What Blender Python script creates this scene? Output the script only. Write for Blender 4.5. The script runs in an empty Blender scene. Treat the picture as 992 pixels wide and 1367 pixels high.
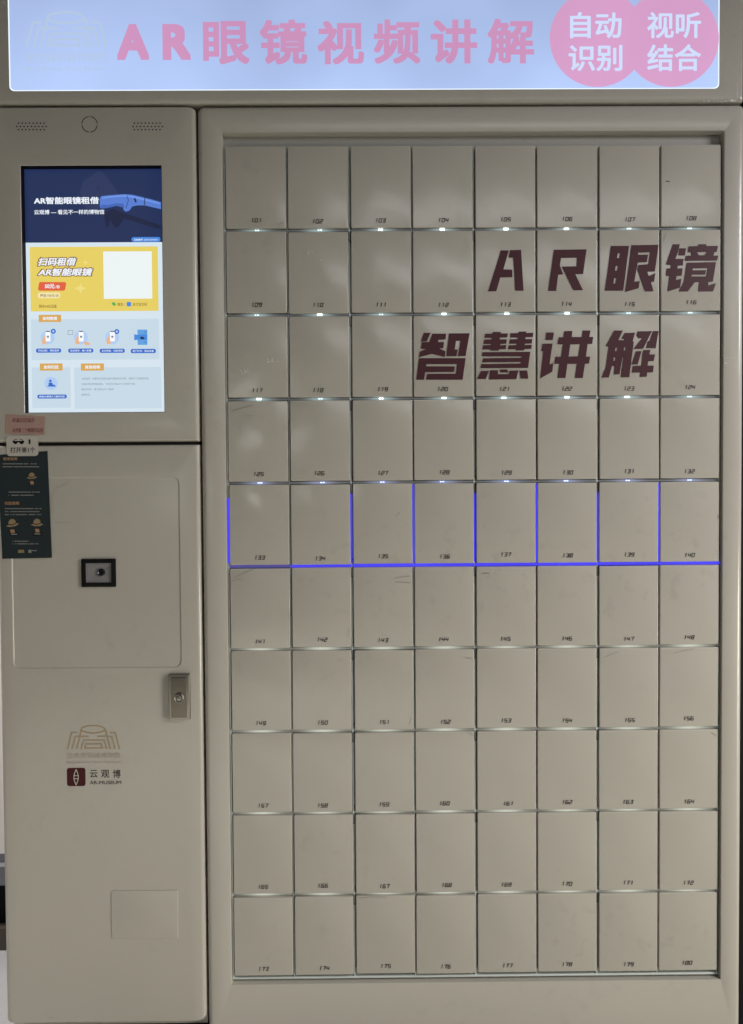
import bpy, bmesh, math, random
from mathutils import Vector, Matrix
R = math.radians
rnd = random.Random(7)
scene = bpy.context.scene
COL = scene.collection

# ------------------------------------------------------------------ camera
Z0 = 1.50                                   # height of the door grid's top line above the floor
LENS, SENSOR = 26.0, 36.0
CAM = Vector((0.22482381, -1.1979432, Z0 - 0.55946358))
ROT = Matrix(((0.9999566865874326, 0.007034785240974061, -0.006093992590778056),
              (-0.006265253495523556, 0.024585135520006147, -0.9996781070475135),
              (-0.006882699159480543, 0.9996729879856094, 0.02462814536670961)))
cd = bpy.data.cameras.new('camera')
cd.lens = LENS; cd.sensor_fit = 'VERTICAL'; cd.sensor_height = SENSOR; cd.sensor_width = SENSOR
cd.clip_start = 0.01; cd.clip_end = 100
cam = bpy.data.objects.new('camera', cd); COL.objects.link(cam)
m4 = ROT.to_4x4(); m4.translation = CAM; cam.matrix_world = m4
scene.camera = cam
PW, PH = 992.0, 1367.0

def at(px, py, Y=-0.004):
    """point of the plane y = Y that the photograph shows at (px, py)"""
    f = LENS / SENSOR * PH
    d = ROT @ Vector(((px - PW/2)/f, -(py - PH/2)/f, -1.0))
    t = (Y - CAM.y)/d.y
    return CAM + d*t

# ------------------------------------------------------------------ world and lamps
scene.view_settings.view_transform = 'Standard'
scene.view_settings.look = 'None'
scene.view_settings.exposure = 0.0
scene.view_settings.gamma = 1.0
w = bpy.data.worlds.new('World'); scene.world = w; w.use_nodes = True
nt = w.node_tree; nt.nodes.clear()
out = nt.nodes.new('ShaderNodeOutputWorld'); bg = nt.nodes.new('ShaderNodeBackground')
tc = nt.nodes.new('ShaderNodeTexCoord'); sp = nt.nodes.new('ShaderNodeSeparateXYZ')
nz = nt.nodes.new('ShaderNodeTexNoise'); nz.inputs['Scale'].default_value = 3.5; nz.inputs['Detail'].default_value = 3
mx = nt.nodes.new('ShaderNodeMath'); mx.operation = 'MULTIPLY_ADD'; mx.inputs[1].default_value = 0.22
ramp = nt.nodes.new('ShaderNodeValToRGB')
nt.links.new(tc.outputs['Generated'], sp.inputs[0]); nt.links.new(tc.outputs['Generated'], nz.inputs['Vector'])
nt.links.new(nz.outputs['Fac'], mx.inputs[0]); nt.links.new(sp.outputs['Z'], mx.inputs[2])
mr = nt.nodes.new('ShaderNodeMapRange'); mr.inputs['From Min'].default_value = -1; mr.inputs['From Max'].default_value = 1.2
nt.links.new(mx.outputs[0], mr.inputs['Value']); nt.links.new(mr.outputs[0], ramp.inputs[0])
els = ramp.color_ramp.elements
els[0].position = 0.0; els[0].color = (0.20, 0.195, 0.21, 1)
els[1].position = 1.0; els[1].color = (0.06, 0.06, 0.075, 1)
for p, c in ((0.50, (0.20, 0.19, 0.17, 1)), (0.57, (0.30, 0.29, 0.26, 1)), (0.61, (8.0, 7.8, 7.4, 1)),
             (0.66, (6.0, 5.9, 5.8, 1)), (0.69, (0.07, 0.07, 0.08, 1))):
    e = els.new(p); e.color = c
nt.links.new(ramp.outputs[0], bg.inputs['Color']); bg.inputs['Strength'].default_value = 0.04
nt.links.new(bg.outputs[0], out.inputs[0])

def area(name, loc, target, size, power, color, spread):
    l = bpy.data.lights.new(name, 'AREA'); l.shape = 'RECTANGLE'; l.size, l.size_y = size; l.energy = power; l.color = color; l.spread = R(spread)
    o = bpy.data.objects.new(name, l); COL.objects.link(o); o.location = loc
    o.rotation_euler = (Vector(target) - Vector(loc)).to_track_quat('-Z', 'Y').to_euler()
    return o
area('ceiling_lamp', (2.0, -1.0, 1.7), (0.6, 0, 0.6), (0.6, 0.6), 7.4, (0.98, 0.98, 1.04), 90)
area('room_lamp', (2.4, -1.2, 0.3), (0.3, 0, 0.1), (0.6, 0.6), 6.3, (1.0, 0.985, 0.84), 80)
area('ceiling_lamp', (-0.3, -1.3, 2.3), (-0.3, -1.299, 0), (0.4, 0.4), 20, (1.0, 0.98, 0.85), 60)

# the bright openings of the room that the glossy paint mirrors
area('far_window', (1.25, -4.0, 2.22), (1.1, 0, 1.3), (2.9, 0.5), 11.0, (0.98, 0.99, 1.0), 180)
area('far_lamp', (-1.02, -4.0, 0.985), (-0.1, 0, 0.94), (0.42, 0.15), 0.65, (1.0, 0.98, 0.93), 120)
# unseen fill light added to brighten the wall sliver on the left
area('wall_fill', (-1.0, 0.08, 1.5), (-0.75, 0.31, 0.5), (0.25, 0.1), 8.0, (1.0, 0.97, 0.96), 120)

# ------------------------------------------------------------------ helpers
WLOC = {}
def tag(o, label=None, cat=None, kind=None, group=None):
    if label: o['label'] = label
    if cat: o['category'] = cat
    if kind: o['kind'] = kind
    if group: o['group'] = group
    return o
def thing(name, loc, label, cat):
    o = bpy.data.objects.new(name, None); COL.objects.link(o); o.location = loc; o.empty_display_size = 0.05
    WLOC[o.name] = Vector(loc); return tag(o, label, cat)
def link_mesh(name, me, mat, parent=None, smooth=None):
    """me holds world coordinates; give the object an origin at its own centre"""
    vs = [v.co for v in me.vertices]
    if not vs: raise RuntimeError('empty mesh ' + name)
    c = Vector([(min(v[i] for v in vs) + max(v[i] for v in vs))/2 for i in range(3)])
    me.transform(Matrix.Translation(-c))
    me.materials.clear(); me.materials.append(mat)
    if smooth is not None:
        for p in me.polygons: p.use_smooth = True
        me.set_sharp_from_angle(angle=R(smooth))
    o = bpy.data.objects.new(name, me); COL.objects.link(o)
    WLOC[o.name] = c
    if parent: o.parent = parent; o.location = c - WLOC[parent.name]
    else: o.location = c
    return o
def from_bm(name, bm, mat, parent=None, smooth=None):
    bmesh.ops.recalc_face_normals(bm, faces=bm.faces)
    me = bpy.data.meshes.new(name); bm.to_mesh(me); bm.free()
    return link_mesh(name, me, mat, parent, smooth)
NC = 6
def rr(x0, z0, x1, z1, r, y):
    """rounded rectangle loop in the plane y; r is one radius or (bl, br, tr, tl)"""
    if not isinstance(r, (tuple, list)): r = (r,)*4
    pts = []
    for (cx, cz, a0, q) in ((x0, z0, 180, 0), (x1, z0, 270, 1), (x1, z1, 0, 2), (x0, z1, 90, 3)):
        rad = max(r[q], 1e-5)
        ox = cx + (rad if q in (0, 3) else -rad); oz = cz + (rad if q in (0, 1) else -rad)
        for k in range(NC):
            a = R(a0 + 90*k/(NC-1)); pts.append((ox + rad*math.cos(a), y, oz + rad*math.sin(a)))
    return pts
def loft(name, rings, mat, parent=None, caps=(True, True), smooth=32, bm=None):
    own = bm is None
    if own: bm = bmesh.new()
    prev = None; first = None
    for ring in rings:
        vs = [bm.verts.new(p) for p in ring]
        if prev:
            n = len(vs)
            for i in range(n): bm.faces.new((prev[i], prev[(i+1) % n], vs[(i+1) % n], vs[i]))
        else: first = vs
        prev = vs
    if caps[0]: bm.faces.new(first)
    if caps[1]: bm.faces.new(prev)
    if own: return from_bm(name, bm, mat, parent, smooth)
def edge(x0, z0, x1, z1, r, yback, yfront, b, bz=None, n=5):
    """rings from yback to yfront with a rounded front edge of size b (bz vertically)"""
    bz = b if bz is None else bz
    out = [rr(x0, z0, x1, z1, r, yback)]
    for k in range(n+1):
        a = R(90*k/n)
        out.append(rr(x0 + b*(1-math.cos(a)), z0 + bz*(1-math.cos(a)), x1 - b*(1-math.cos(a)), z1 - bz*(1-math.cos(a)), r, yfront + b*(1-math.sin(a))))
    return out
def plate(name, x0, z0, x1, z1, r, yback, yfront, b, mat, parent=None, n=3):
    return loft(name, edge(x0, z0, x1, z1, r, yback, yfront, b, n=n), mat, parent)
def curve_mesh(cu):
    o = bpy.data.objects.new('tmp', cu); COL.objects.link(o)
    dg = bpy.context.evaluated_depsgraph_get(); dg.update()
    me = bpy.data.meshes.new_from_object(o.evaluated_get(dg), depsgraph=dg)
    bpy.data.objects.remove(o); bpy.data.curves.remove(cu)
    return me
TURN = Matrix.Rotation(R(90), 4, 'X')
def shape(name, polys, Y, mat, parent=None, t=0.0003):
    """filled outlines (inner outlines cut holes) of points (x, z), front face at y = Y"""
    cu = bpy.data.curves.new('tmp', 'CURVE'); cu.dimensions = '2D'; cu.fill_mode = 'BOTH'; cu.extrude = t/2
    for p in polys:
        s = cu.splines.new('POLY'); s.points.add(len(p)-1); s.use_cyclic_u = True
        for q, (x, z) in zip(s.points, p): q.co = (x, z, 0, 1)
    me = curve_mesh(cu); me.transform(Matrix.Translation((0, Y + t/2, 0)) @ TURN)
    return link_mesh(name, me, mat, parent)
def text_mesh(s, x0, z0, x1, z1, Y, bold=0.0, shear=0.0, t=0.0003, res=3):
    """flat printed letters; bold letters are the outline swept round a small circle"""
    cu = bpy.data.curves.new('tmp', 'FONT'); cu.body = s; cu.size = 1; cu.shear = shear
    cu.resolution_u = res; cu.fill_mode = 'BOTH'
    me = curve_mesh(cu)
    lo = [min(v.co[i] for v in me.vertices) - bold for i in range(2)]; hi = [max(v.co[i] for v in me.vertices) + bold for i in range(2)]
    sx = (x1-x0)/max(hi[0]-lo[0], 1e-6); sz = (z1-z0)/max(hi[1]-lo[1], 1e-6)
    bm = bmesh.new(); n = 12 if bold > 0.025 else 8 if bold > 0 else 1
    for k in range(n):
        a = 6.28319*(k+0.5)/n; c = me.copy()
        f = bold/max(abs(math.cos(a)), abs(math.sin(a))) if bold > 0.025 else bold
        c.transform(Matrix.Translation((f*math.cos(a), f*math.sin(a), 0)) if n > 1 else Matrix.Identity(4))
        c.transform(Matrix.Translation((x0, Y - k*0.000006, z0)) @ TURN @ Matrix.Diagonal((sx, sz, 1, 1)) @ Matrix.Translation((-lo[0], -lo[1], 0)))
        bm.from_mesh(c); bpy.data.meshes.remove(c)
    bpy.data.meshes.remove(me); me = bpy.data.meshes.new('text'); bm.to_mesh(me); bm.free()
    return me
def join(meshes):
    bm = bmesh.new()
    for m in meshes: bm.from_mesh(m); bpy.data.meshes.remove(m)
    me = bpy.data.meshes.new('joined'); bm.to_mesh(me); bm.free(); return me
def box_px(px0, py0, px1, py1, Y):
    """bounds in the plane y = Y of an upright rectangle seen at these pixels of the photograph"""
    a = at(px0, py0, Y); b = at(px1, py0, Y); c = at(px0, py1, Y); d = at(px1, py1, Y)
    return ((a.x+c.x)/2, (c.z+d.z)/2, (b.x+d.x)/2, (a.z+b.z)/2)
def words(name, items, Y, mat, parent, bold=0.0, shear=0.0, res=3, t=0.0003):
    """items: (string, px0, py0, px1, py1)"""
    ms = [text_mesh(s, *box_px(*b, Y), Y, bold, shear, t, res) for s, *b in items]
    return link_mesh(name, join(ms) if len(ms) > 1 else ms[0], mat, parent)
def slab_px(name, b, r, Y, mat, parent, t=0.0004):
    x0, z0, x1, z1 = box_px(*b, Y)
    return loft(name, [rr(x0, z0, x1, z1, r, Y + t), rr(x0, z0, x1, z1, r, Y)], mat, parent, caps=(False, True), smooth=None)
def ribbon(bm, pts, wd, Y, closed=False):
    """flat band of width wd along (x, z) points with mitred corners"""
    n = len(pts); L = []; Rr = []
    for i in range(n):
        p = Vector(pts[i])
        a = Vector(pts[i-1]) if (i > 0 or closed) else None
        b = Vector(pts[(i+1) % n]) if (i < n-1 or closed) else None
        d1 = (p-a).normalized() if a is not None else None
        d2 = (b-p).normalized() if b is not None else None
        if d1 is None: d1 = d2
        if d2 is None: d2 = d1
        n1 = Vector((-d1.y, d1.x)); n2 = Vector((-d2.y, d2.x))
        mi = (n1+n2); mi = mi.normalized() if mi.length > 1e-6 else n1
        k = wd/2/max(mi.dot(n1), 0.45)
        L.append(bm.verts.new((p.x+mi.x*k, Y, p.y+mi.y*k))); Rr.append(bm.verts.new((p.x-mi.x*k, Y, p.y-mi.y*k)))
    for i in range(n if closed else n-1):
        j = (i+1) % n
        bm.faces.new((Rr[i], Rr[j], L[j], L[i]))
def bmbox(bm, x0, x1, y0, y1, z0, z1):
    vs = [bm.verts.new((x, y, z)) for x in (x0, x1) for y in (y0, y1) for z in (z0, z1)]
    for f in ((0,1,3,2), (4,6,7,5), (0,4,5,1), (2,3,7,6), (0,2,6,4), (1,5,7,3)): bm.faces.new([vs[i] for i in f])
def box(name, x0, x1, y0, y1, z0, z1, mat, parent=None):
    bm = bmesh.new(); bmbox(bm, x0, x1, y0, y1, z0, z1); return from_bm(name, bm, mat, parent)
def circle(cx, cz, r, n=40): return [(cx+r*math.cos(2*math.pi*k/n), cz+r*math.sin(2*math.pi*k/n)) for k in range(n)]
def flakes(name, spots, Y, mat, parent, seed=1):
    """small raised crumbs; spots = (px, py, spread_x_mm, spread_z_mm, count, size_mm)"""
    q = random.Random(seed); bm = bmesh.new()
    for px, py, sx, sz, n, s in spots:
        c = at(px, py, Y)
        for _ in range(n):
            x = c.x + q.gauss(0, sx*0.0005); z = c.z + q.gauss(0, sz*0.0005); a = q.random()*6.28; k = s*0.001*(0.4+q.random())
            top = bm.verts.new((x, Y - 0.0003 - 0.0002*q.random(), z))
            ring = [bm.verts.new((x + k*(0.5+q.random()*0.6)*math.cos(a+1.2566*i), Y+0.0001, z + 0.6*k*(0.5+q.random()*0.6)*math.sin(a+1.2566*i))) for i in range(5)]
            for i in range(5): bm.faces.new((ring[i], ring[(i+1) % 5], top))
    return from_bm(name, bm, mat, parent)

# ------------------------------------------------------------------ materials
def s2l(c): return tuple(((v/255+0.055)/1.055)**2.4 if v > 10 else v/255/12.92 for v in c)
def mat_plain(name, color, rough=0.5, metal=0.0):
    m = bpy.data.materials.new(name); m.use_nodes = True; b = m.node_tree.nodes['Principled BSDF']
    n = m.node_tree
    nz = n.nodes.new('ShaderNodeTexNoise'); nz.inputs['Scale'].default_value = 35; nz.inputs['Detail'].default_value = 4
    rp = n.nodes.new('ShaderNodeMapRange'); rp.inputs['To Min'].default_value = max(rough-0.06, 0.02); rp.inputs['To Max'].default_value = min(rough+0.06, 1)
    g = n.nodes.new('ShaderNodeNewGeometry'); n.links.new(g.outputs['Position'], nz.inputs['Vector'])
    n.links.new(nz.outputs['Fac'], rp.inputs['Value']); n.links.new(rp.outputs[0], b.inputs['Roughness'])
    b.inputs['Base Color'].default_value = (*color, 1); b.inputs['Metallic'].default_value = metal
    return m
def mat_glow(name, srgb, k=1.0, grain=0.0):
    m = bpy.data.materials.new(name); m.use_nodes = True; n = m.node_tree; b = n.nodes['Principled BSDF']
    c = s2l(srgb)
    b.inputs['Base Color'].default_value = (0.02, 0.02, 0.02, 1); b.inputs['Roughness'].default_value = 0.25
    b.inputs['Emission Color'].default_value = (*c, 1); b.inputs['Emission Strength'].default_value = k
    if grain:
        g = n.nodes.new('ShaderNodeNewGeometry'); nz = n.nodes.new('ShaderNodeTexNoise'); nz.inputs['Scale'].default_value = 4.5; nz.inputs['Detail'].default_value = 2
        mr = n.nodes.new('ShaderNodeMapRange'); mr.inputs['From Min'].default_value = 0.3; mr.inputs['From Max'].default_value = 0.7
        mr.inputs['To Min'].default_value = k*(1-grain); mr.inputs['To Max'].default_value = k*(1+grain)
        n.links.new(g.outputs['Position'], nz.inputs['Vector']); n.links.new(nz.outputs['Fac'], mr.inputs['Value']); n.links.new(mr.outputs[0], b.inputs['Emission Strength'])
    return m
def mat_paint(name, color, rough=0.34, stain=0.0, wave=0.0):
    """powder coated sheet steel: orange peel, faint dirt, wiped smears"""
    m = bpy.data.materials.new(name); m.use_nodes = True; n = m.node_tree; b = n.nodes['Principled BSDF']
    g = n.nodes.new('ShaderNodeNewGeometry')
    def noise(scale, detail, dist=0.0, stretch=None):
        t = n.nodes.new('ShaderNodeTexNoise'); t.inputs['Scale'].default_value = scale; t.inputs['Detail'].default_value = detail; t.inputs['Distortion'].default_value = dist
        if stretch:
            mp = n.nodes.new('ShaderNodeMapping'); mp.inputs['Scale'].default_value = stretch
            n.links.new(g.outputs['Position'], mp.inputs['Vector']); n.links.new(mp.outputs[0], t.inputs['Vector'])
        else: n.links.new(g.outputs['Position'], t.inputs['Vector'])
        return t
    def rng(src, f0, f1, t0, t1):
        r = n.nodes.new('ShaderNodeMapRange'); r.inputs['From Min'].default_value = f0; r.inputs['From Max'].default_value = f1
        r.inputs['To Min'].default_value = t0; r.inputs['To Max'].default_value = t1
        n.links.new(src, r.inputs['Value']); return r.outputs[0]
    def mul(a, c):
        x = n.nodes.new('ShaderNodeMath'); x.operation = 'MULTIPLY'; n.links.new(a, x.inputs[0]); n.links.new(c, x.inputs[1]); return x.outputs[0]
    cloud = rng(noise(5.0, 5, 0.4).outputs['Fac'], 0.3, 0.7, 0.985, 1.012)
    spots = rng(noise(38.0, 3, 0.2).outputs['Fac'], 0.56, 0.70, 1.0, 1.0-stain)
    where = rng(noise(3.2, 2).outputs['Fac'], 0.47, 0.62, 0.0, 1.0)
    mixm = n.nodes.new('ShaderNodeMix'); mixm.data_type = 'FLOAT'; mixm.inputs['A'].default_value = 1.0
    n.links.new(where, mixm.inputs['Factor']); n.links.new(spots, mixm.inputs['B'])
    fac = mul(cloud, mixm.outputs['Result'])
    oi = n.nodes.new('ShaderNodeObjectInfo'); fac = mul(fac, rng(oi.outputs['Random'], 0, 1, 0.985, 1.01))
    vm = n.nodes.new('ShaderNodeVectorMath'); vm.operation = 'SCALE'; vm.inputs[0].default_value = color
    n.links.new(fac, vm.inputs['Scale']); n.links.new(vm.outputs[0], b.inputs['Base Color'])
    smear = rng(noise(9.0, 5, 1.2, (1.0, 1.0, 2.4)).outputs['Fac'], 0.35, 0.7, rough-0.03, rough+0.05)
    n.links.new(smear, b.inputs['Roughness'])
    bp = n.nodes.new('ShaderNodeBump'); bp.inputs['Strength'].default_value = 0.05; bp.inputs['Distance'].default_value = 0.0006
    n.links.new(noise(420.0, 2).outputs['Fac'], bp.inputs['Height'])
    b2 = n.nodes.new('ShaderNodeBump'); b2.inputs['Strength'].default_value = 0.12; b2.inputs['Distance'].default_value = 0.004 + wave
    n.links.new(noise(5.5, 1).outputs['Fac'], b2.inputs['Height']); n.links.new(b2.outputs[0], bp.inputs['Normal'])
    n.links.new(bp.outputs[0], b.inputs['Normal'])
    return m
PAINT = (0.430, 0.396, 0.335)
M = {}
M['paint'] = mat_paint('greige_paint', PAINT, 0.21, 0.05)
M['door'] = mat_paint('door_paint', PAINT, 0.16, 0.09, 0.0)
M['inner'] = mat_paint('inner_steel', (0.38, 0.365, 0.33), 0.30, 0.05)
M['guide'] = mat_plain('light_guide', (0.50, 0.54, 0.51), 0.22)
M['guide'].node_tree.nodes['Principled BSDF'].inputs['Coat Weight'].default_value = 0.6
M['black'] = mat_plain('black_plastic', (0.006, 0.006, 0.0065), 0.65)
M['hinge'] = mat_plain('hinge_steel', (0.055, 0.053, 0.05), 0.5)
M['rubber'] = mat_plain('dark_gap', (0.02, 0.016, 0.016), 0.7)
M['ink'] = mat_plain('printed_ink', (0.042, 0.037, 0.032), 0.5)
M['maroon'] = mat_plain('maroon_vinyl', (0.055, 0.012, 0.017), 0.4)
M['maroon2'] = mat_plain('maroon_badge', (0.055, 0.008, 0.009), 0.5)
M['tan'] = mat_plain('tan_print', (0.35, 0.26, 0.15), 0.5)
M['tan_faint'] = mat_plain('faint_tan_print', (0.36, 0.31, 0.23), 0.5)
M['cream'] = mat_plain('cream_print', (0.55, 0.5, 0.42), 0.5)
M['steel'] = mat_plain('brushed_steel', (0.20, 0.178, 0.145), 0.42, 1.0)
M['steel_light'] = mat_plain('bright_steel', (0.30, 0.28, 0.24), 0.36, 1.0)
M['pink'] = mat_plain('pink_paper', (0.37, 0.235, 0.190), 0.85)
M['pen'] = mat_plain('red_pen', (0.16, 0.022, 0.022), 0.6)
M['sticker'] = mat_plain('matt_sticker', (0.46, 0.42, 0.36), 0.6)
M['poster'] = mat_plain('dark_poster', (0.018, 0.026, 0.028), 0.45)
M['poster_text'] = mat_plain('poster_white_print', (0.24, 0.24, 0.22), 0.6)
M['poster_orange'] = mat_plain('poster_orange_print', (0.36, 0.20, 0.10), 0.6)
M['straw'] = mat_plain('poster_straw_print', (0.26, 0.19, 0.10), 0.6)
M['flake'] = mat_plain('paint_crumb', (0.85, 0.83, 0.78), 0.35)
def mat_bar_glow(name, base, srgb, k, width):
    """shelf-edge bar with a glow painted as emission, strongest mid-cell and fading along the bar"""
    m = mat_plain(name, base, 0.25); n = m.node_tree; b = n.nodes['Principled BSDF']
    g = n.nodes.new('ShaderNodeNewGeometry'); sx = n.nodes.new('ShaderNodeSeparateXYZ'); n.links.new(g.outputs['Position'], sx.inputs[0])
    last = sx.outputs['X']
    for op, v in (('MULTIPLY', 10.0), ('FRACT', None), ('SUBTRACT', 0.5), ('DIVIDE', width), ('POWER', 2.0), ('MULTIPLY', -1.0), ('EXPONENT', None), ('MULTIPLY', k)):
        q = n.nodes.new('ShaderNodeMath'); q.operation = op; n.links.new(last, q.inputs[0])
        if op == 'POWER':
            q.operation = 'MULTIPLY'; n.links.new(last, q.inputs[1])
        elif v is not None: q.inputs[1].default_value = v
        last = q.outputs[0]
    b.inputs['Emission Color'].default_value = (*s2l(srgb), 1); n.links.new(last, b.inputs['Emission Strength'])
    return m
M['bar_white'] = mat_bar_glow('bar_painted_glow', (0.20, 0.21, 0.21), (200, 226, 228), 0.42, 0.20)  # diode glow along the shelf edges is put into the emission
M['bar_violet'] = mat_bar_glow('bar_painted_glow_violet', (0.20, 0.21, 0.21), (186, 196, 240), 0.34, 0.22)
M['bar_warm'] = mat_bar_glow('bar_painted_glow_warm', (0.26, 0.26, 0.245), (228, 234, 216), 0.55, 0.27)
M['glass'] = mat_plain('scanner_window', (0.20, 0.19, 0.19), 0.2)
M['lens'] = mat_plain('lens_glass', (0.01, 0.01, 0.012), 0.1)
for k, v in (('black', 0.12), ('rubber', 0.15), ('poster', 0.25), ('maroon', 0.3), ('maroon2', 0.2)):
    M[k].node_tree.nodes['Principled BSDF'].inputs['Specular IOR Level'].default_value = v
M['sign'] = mat_glow('sign_panel', (177, 199, 244), 1.0, 0.10)
n = M['sign'].node_tree; bsd = n.nodes['Principled BSDF']; old = bsd.inputs['Emission Strength'].links[0].from_socket
g = n.nodes.new('ShaderNodeNewGeometry'); sx = n.nodes.new('ShaderNodeSeparateXYZ'); n.links.new(g.outputs['Position'], sx.inputs[0])
mr = n.nodes.new('ShaderNodeMapRange'); mr.inputs['From Min'].default_value = Z0+0.085; mr.inputs['From Max'].default_value = Z0+0.23; mr.inputs['To Min'].default_value = 1.04; mr.inputs['To Max'].default_value = 0.86
n.links.new(sx.outputs['Z'], mr.inputs['Value']); q = n.nodes.new('ShaderNodeMath'); q.operation = 'MULTIPLY'
n.links.new(old, q.inputs[0]); n.links.new(mr.outputs[0], q.inputs[1]); n.links.new(q.outputs[0], bsd.inputs['Emission Strength'])
M['rim'] = mat_glow('sign_panel_rim', (232, 244, 255), 1.15)
M['signpink'] = mat_glow('sign_pink_film', (205, 147, 190), 1.0, 0.05)
M['badgepink'] = mat_glow('sign_badge_film', (214, 158, 201), 1.0, 0.05)
M['signwhite'] = mat_glow('sign_white_letter', (206, 222, 252), 1.0)
M['signgold'] = mat_glow('sign_gold_film', (181, 200, 226), 1.0)
M['led'] = mat_glow('white_led', (235, 255, 255), 6.0)
M['led_soft'] = mat_glow('soft_white_led', (214, 238, 240), 1.6)
M['led_blueish'] = mat_glow('bluish_led', (170, 185, 255), 3.0)
M['led_dim'] = mat_glow('dim_led', (214, 220, 208), 0.75)
M['blue'] = mat_glow('blue_light_strip', (62, 56, 214), 1.35, 0.22)
M['blue_dim'] = mat_glow('dim_blue_light_strip', (88, 84, 160), 0.75, 0.3)
for k, c in dict(navy=(28, 43, 86), head=(41, 53, 92), darkblue=(22, 30, 62), glasses=(86, 124, 208), shine=(112, 150, 232), shade=(66, 100, 182), white=(236, 242, 250), page=(213, 228, 238),
                 yellow=(230, 207, 98), qr=(236, 243, 243), red=(224, 96, 62), pale=(243, 230, 176), brown=(120, 82, 46), orange=(216, 166, 84),
                 panel=(198, 217, 230), disc=(176, 204, 240), pill=(52, 106, 200), skin=(233, 180, 140), phone=(250, 250, 252), cabinet=(96, 160, 222),
                 grey=(120, 138, 150), green=(88, 176, 84), star=(238, 220, 130), ink2=(30, 46, 78), sky2=(70, 136, 220)).items():
    M['s_'+k] = mat_glow('screen_'+k, c)

# ------------------------------------------------------------------ setting
fl = bpy.data.materials.new('grey_floor'); fl.use_nodes = True
b = fl.node_tree.nodes['Principled BSDF']; b.inputs['Roughness'].default_value = 0.22
t = fl.node_tree.nodes.new('ShaderNodeTexNoise'); t.inputs['Scale'].default_value = 7; t.inputs['Distortion'].default_value = 2.0; t.inputs['Detail'].default_value = 6
cr = fl.node_tree.nodes.new('ShaderNodeValToRGB'); cr.color_ramp.elements[0].color = (0.30, 0.30, 0.31, 1); cr.color_ramp.elements[1].color = (0.52, 0.51, 0.51, 1)
cr.color_ramp.elements[0].position = 0.35; cr.color_ramp.elements[1].position = 0.65
fl.node_tree.links.new(t.outputs['Fac'], cr.inputs[0]); fl.node_tree.links.new(cr.outputs[0], b.inputs['Base Color'])
tag(box('floor', -6, 6, -6, 6, -0.1, 0.0, fl), kind='structure')
wall = thing('display_wall', (-0.9, 0.31, 0), 'white wall with grey metal rail and dark recess behind the kiosk left edge', 'wall')
box('wall_panel', -1.6, -0.36, 0.31, 0.40, 0.206, 2.2, mat_plain('white_wall', (0.80, 0.76, 0.73), 0.6), wall)
box('rail', -1.6, -0.36, 0.315, 0.36, 0.137, 0.206, mat_plain('grey_rail', (0.20, 0.20, 0.22), 0.3, 0.6), wall)
box('rail_edge', -1.6, -0.36, 0.311, 0.315, 0.178, 0.186, mat_plain('pale_rail_edge', (0.5, 0.5, 0.54), 0.3, 0.6), wall)
box('recess', -1.6, -0.36, 0.34, 0.40, 0.045, 0.137, M['black'], wall)
box('skirting', -1.6, -0.36, 0.316, 0.38, 0.0, 0.045, mat_plain('brown_skirting', (0.07, 0.055, 0.042), 0.5), wall)
dw = box('dark_wall', 0.839, 1.8, 0.012, 0.40, 0.0, 2.2, M['black'])
tag(dw, 'black wall showing as a sliver past the right edge of the locker', 'wall')

# ------------------------------------------------------------------ locker cabinet
FY = -0.004                                           # front plane of the steel fronts
LX0, LX1, LZ0, LZ1 = -0.0415, 0.8345, 0.035, Z0+0.0600
locker = thing('locker_cabinet', (0.4, 0.2, 0), 'wide greige steel locker with eighty numbered doors and a blue lit row', 'locker')
OX0, OX1, OZ0, OZ1 = -0.0024, 0.8010, Z0-1.3622, Z0+0.0172
rings = edge(LX0, LZ0, LX1, LZ1, (0.004, 0.004, 0.007, 0.009), 0.36, FY, 0.009, n=6)
rings += [rr(OX0-0.0012, OZ0-0.0012, OX1+0.0012, OZ1+0.0012, 0.0012, FY), rr(OX0-0.0004, OZ0-0.0004, OX1+0.0004, OZ1+0.0004, 0.0008, FY+0.0004),
          rr(OX0, OZ0, OX1, OZ1, 0.0006, FY+0.0013), rr(OX0, OZ0, OX1, OZ1, 0.0006, 0.0135)]
loft('cabinet_frame', rings, M['paint'], locker, caps=(True, False))
box('plinth', LX0+0.02, LX1-0.02, 0.03, 0.34, 0.0, 0.034, M['black'], locker)
# the steel grid behind the doors: vertical posts and shelf edges in the gaps
PX, PZ = 0.1, 0.13523203
bm = bmesh.new(); bmbox(bm, OX0-0.003, OX1+0.003, 0.0128, 0.016, OZ0-0.003, OZ1+0.003)
from_bm('back_plate', bm, M['inner'], locker)
def gap(u): return 0.0050 if u % 2 == 0 else 0.0032
for u in range(0, 9):
    h = gap(u)/2; x = u*PX
    xa, xb = (OX0+0.0003, 0.0006) if u == 0 else (x-h+0.0002, x+h*0.15) if u < 8 else (0.7976, 0.7990)
    plate('light_guide', xa, OZ0+0.006, xb, Z0-0.002, 0.0003, 0.0126, 0.0045 if u % 2 else 0.0035, 0.0004, M['guide'], locker)
def bar(name, z, hz, yf, x0, x1, m='guide'):
    """shelf edge: a half-round rail along one row gap"""
    bm = bmesh.new(); prev = None
    prof = [(z-hz, 0.0127)] + [(z - hz*math.cos(R(180*k/8)), yf + 0.002*(1-math.sin(R(180*k/8)))) for k in range(9)] + [(z+hz, 0.0127)]
    A = [bm.verts.new((x0, y, zz)) for zz, y in prof]; B = [bm.verts.new((x1, y, zz)) for zz, y in prof]
    for k in range(len(prof)-1): bm.faces.new((A[k], A[k+1], B[k+1], B[k]))
    bm.faces.new(A); bm.faces.new(B)
    return from_bm(name, bm, M[m], locker, 40)
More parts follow.
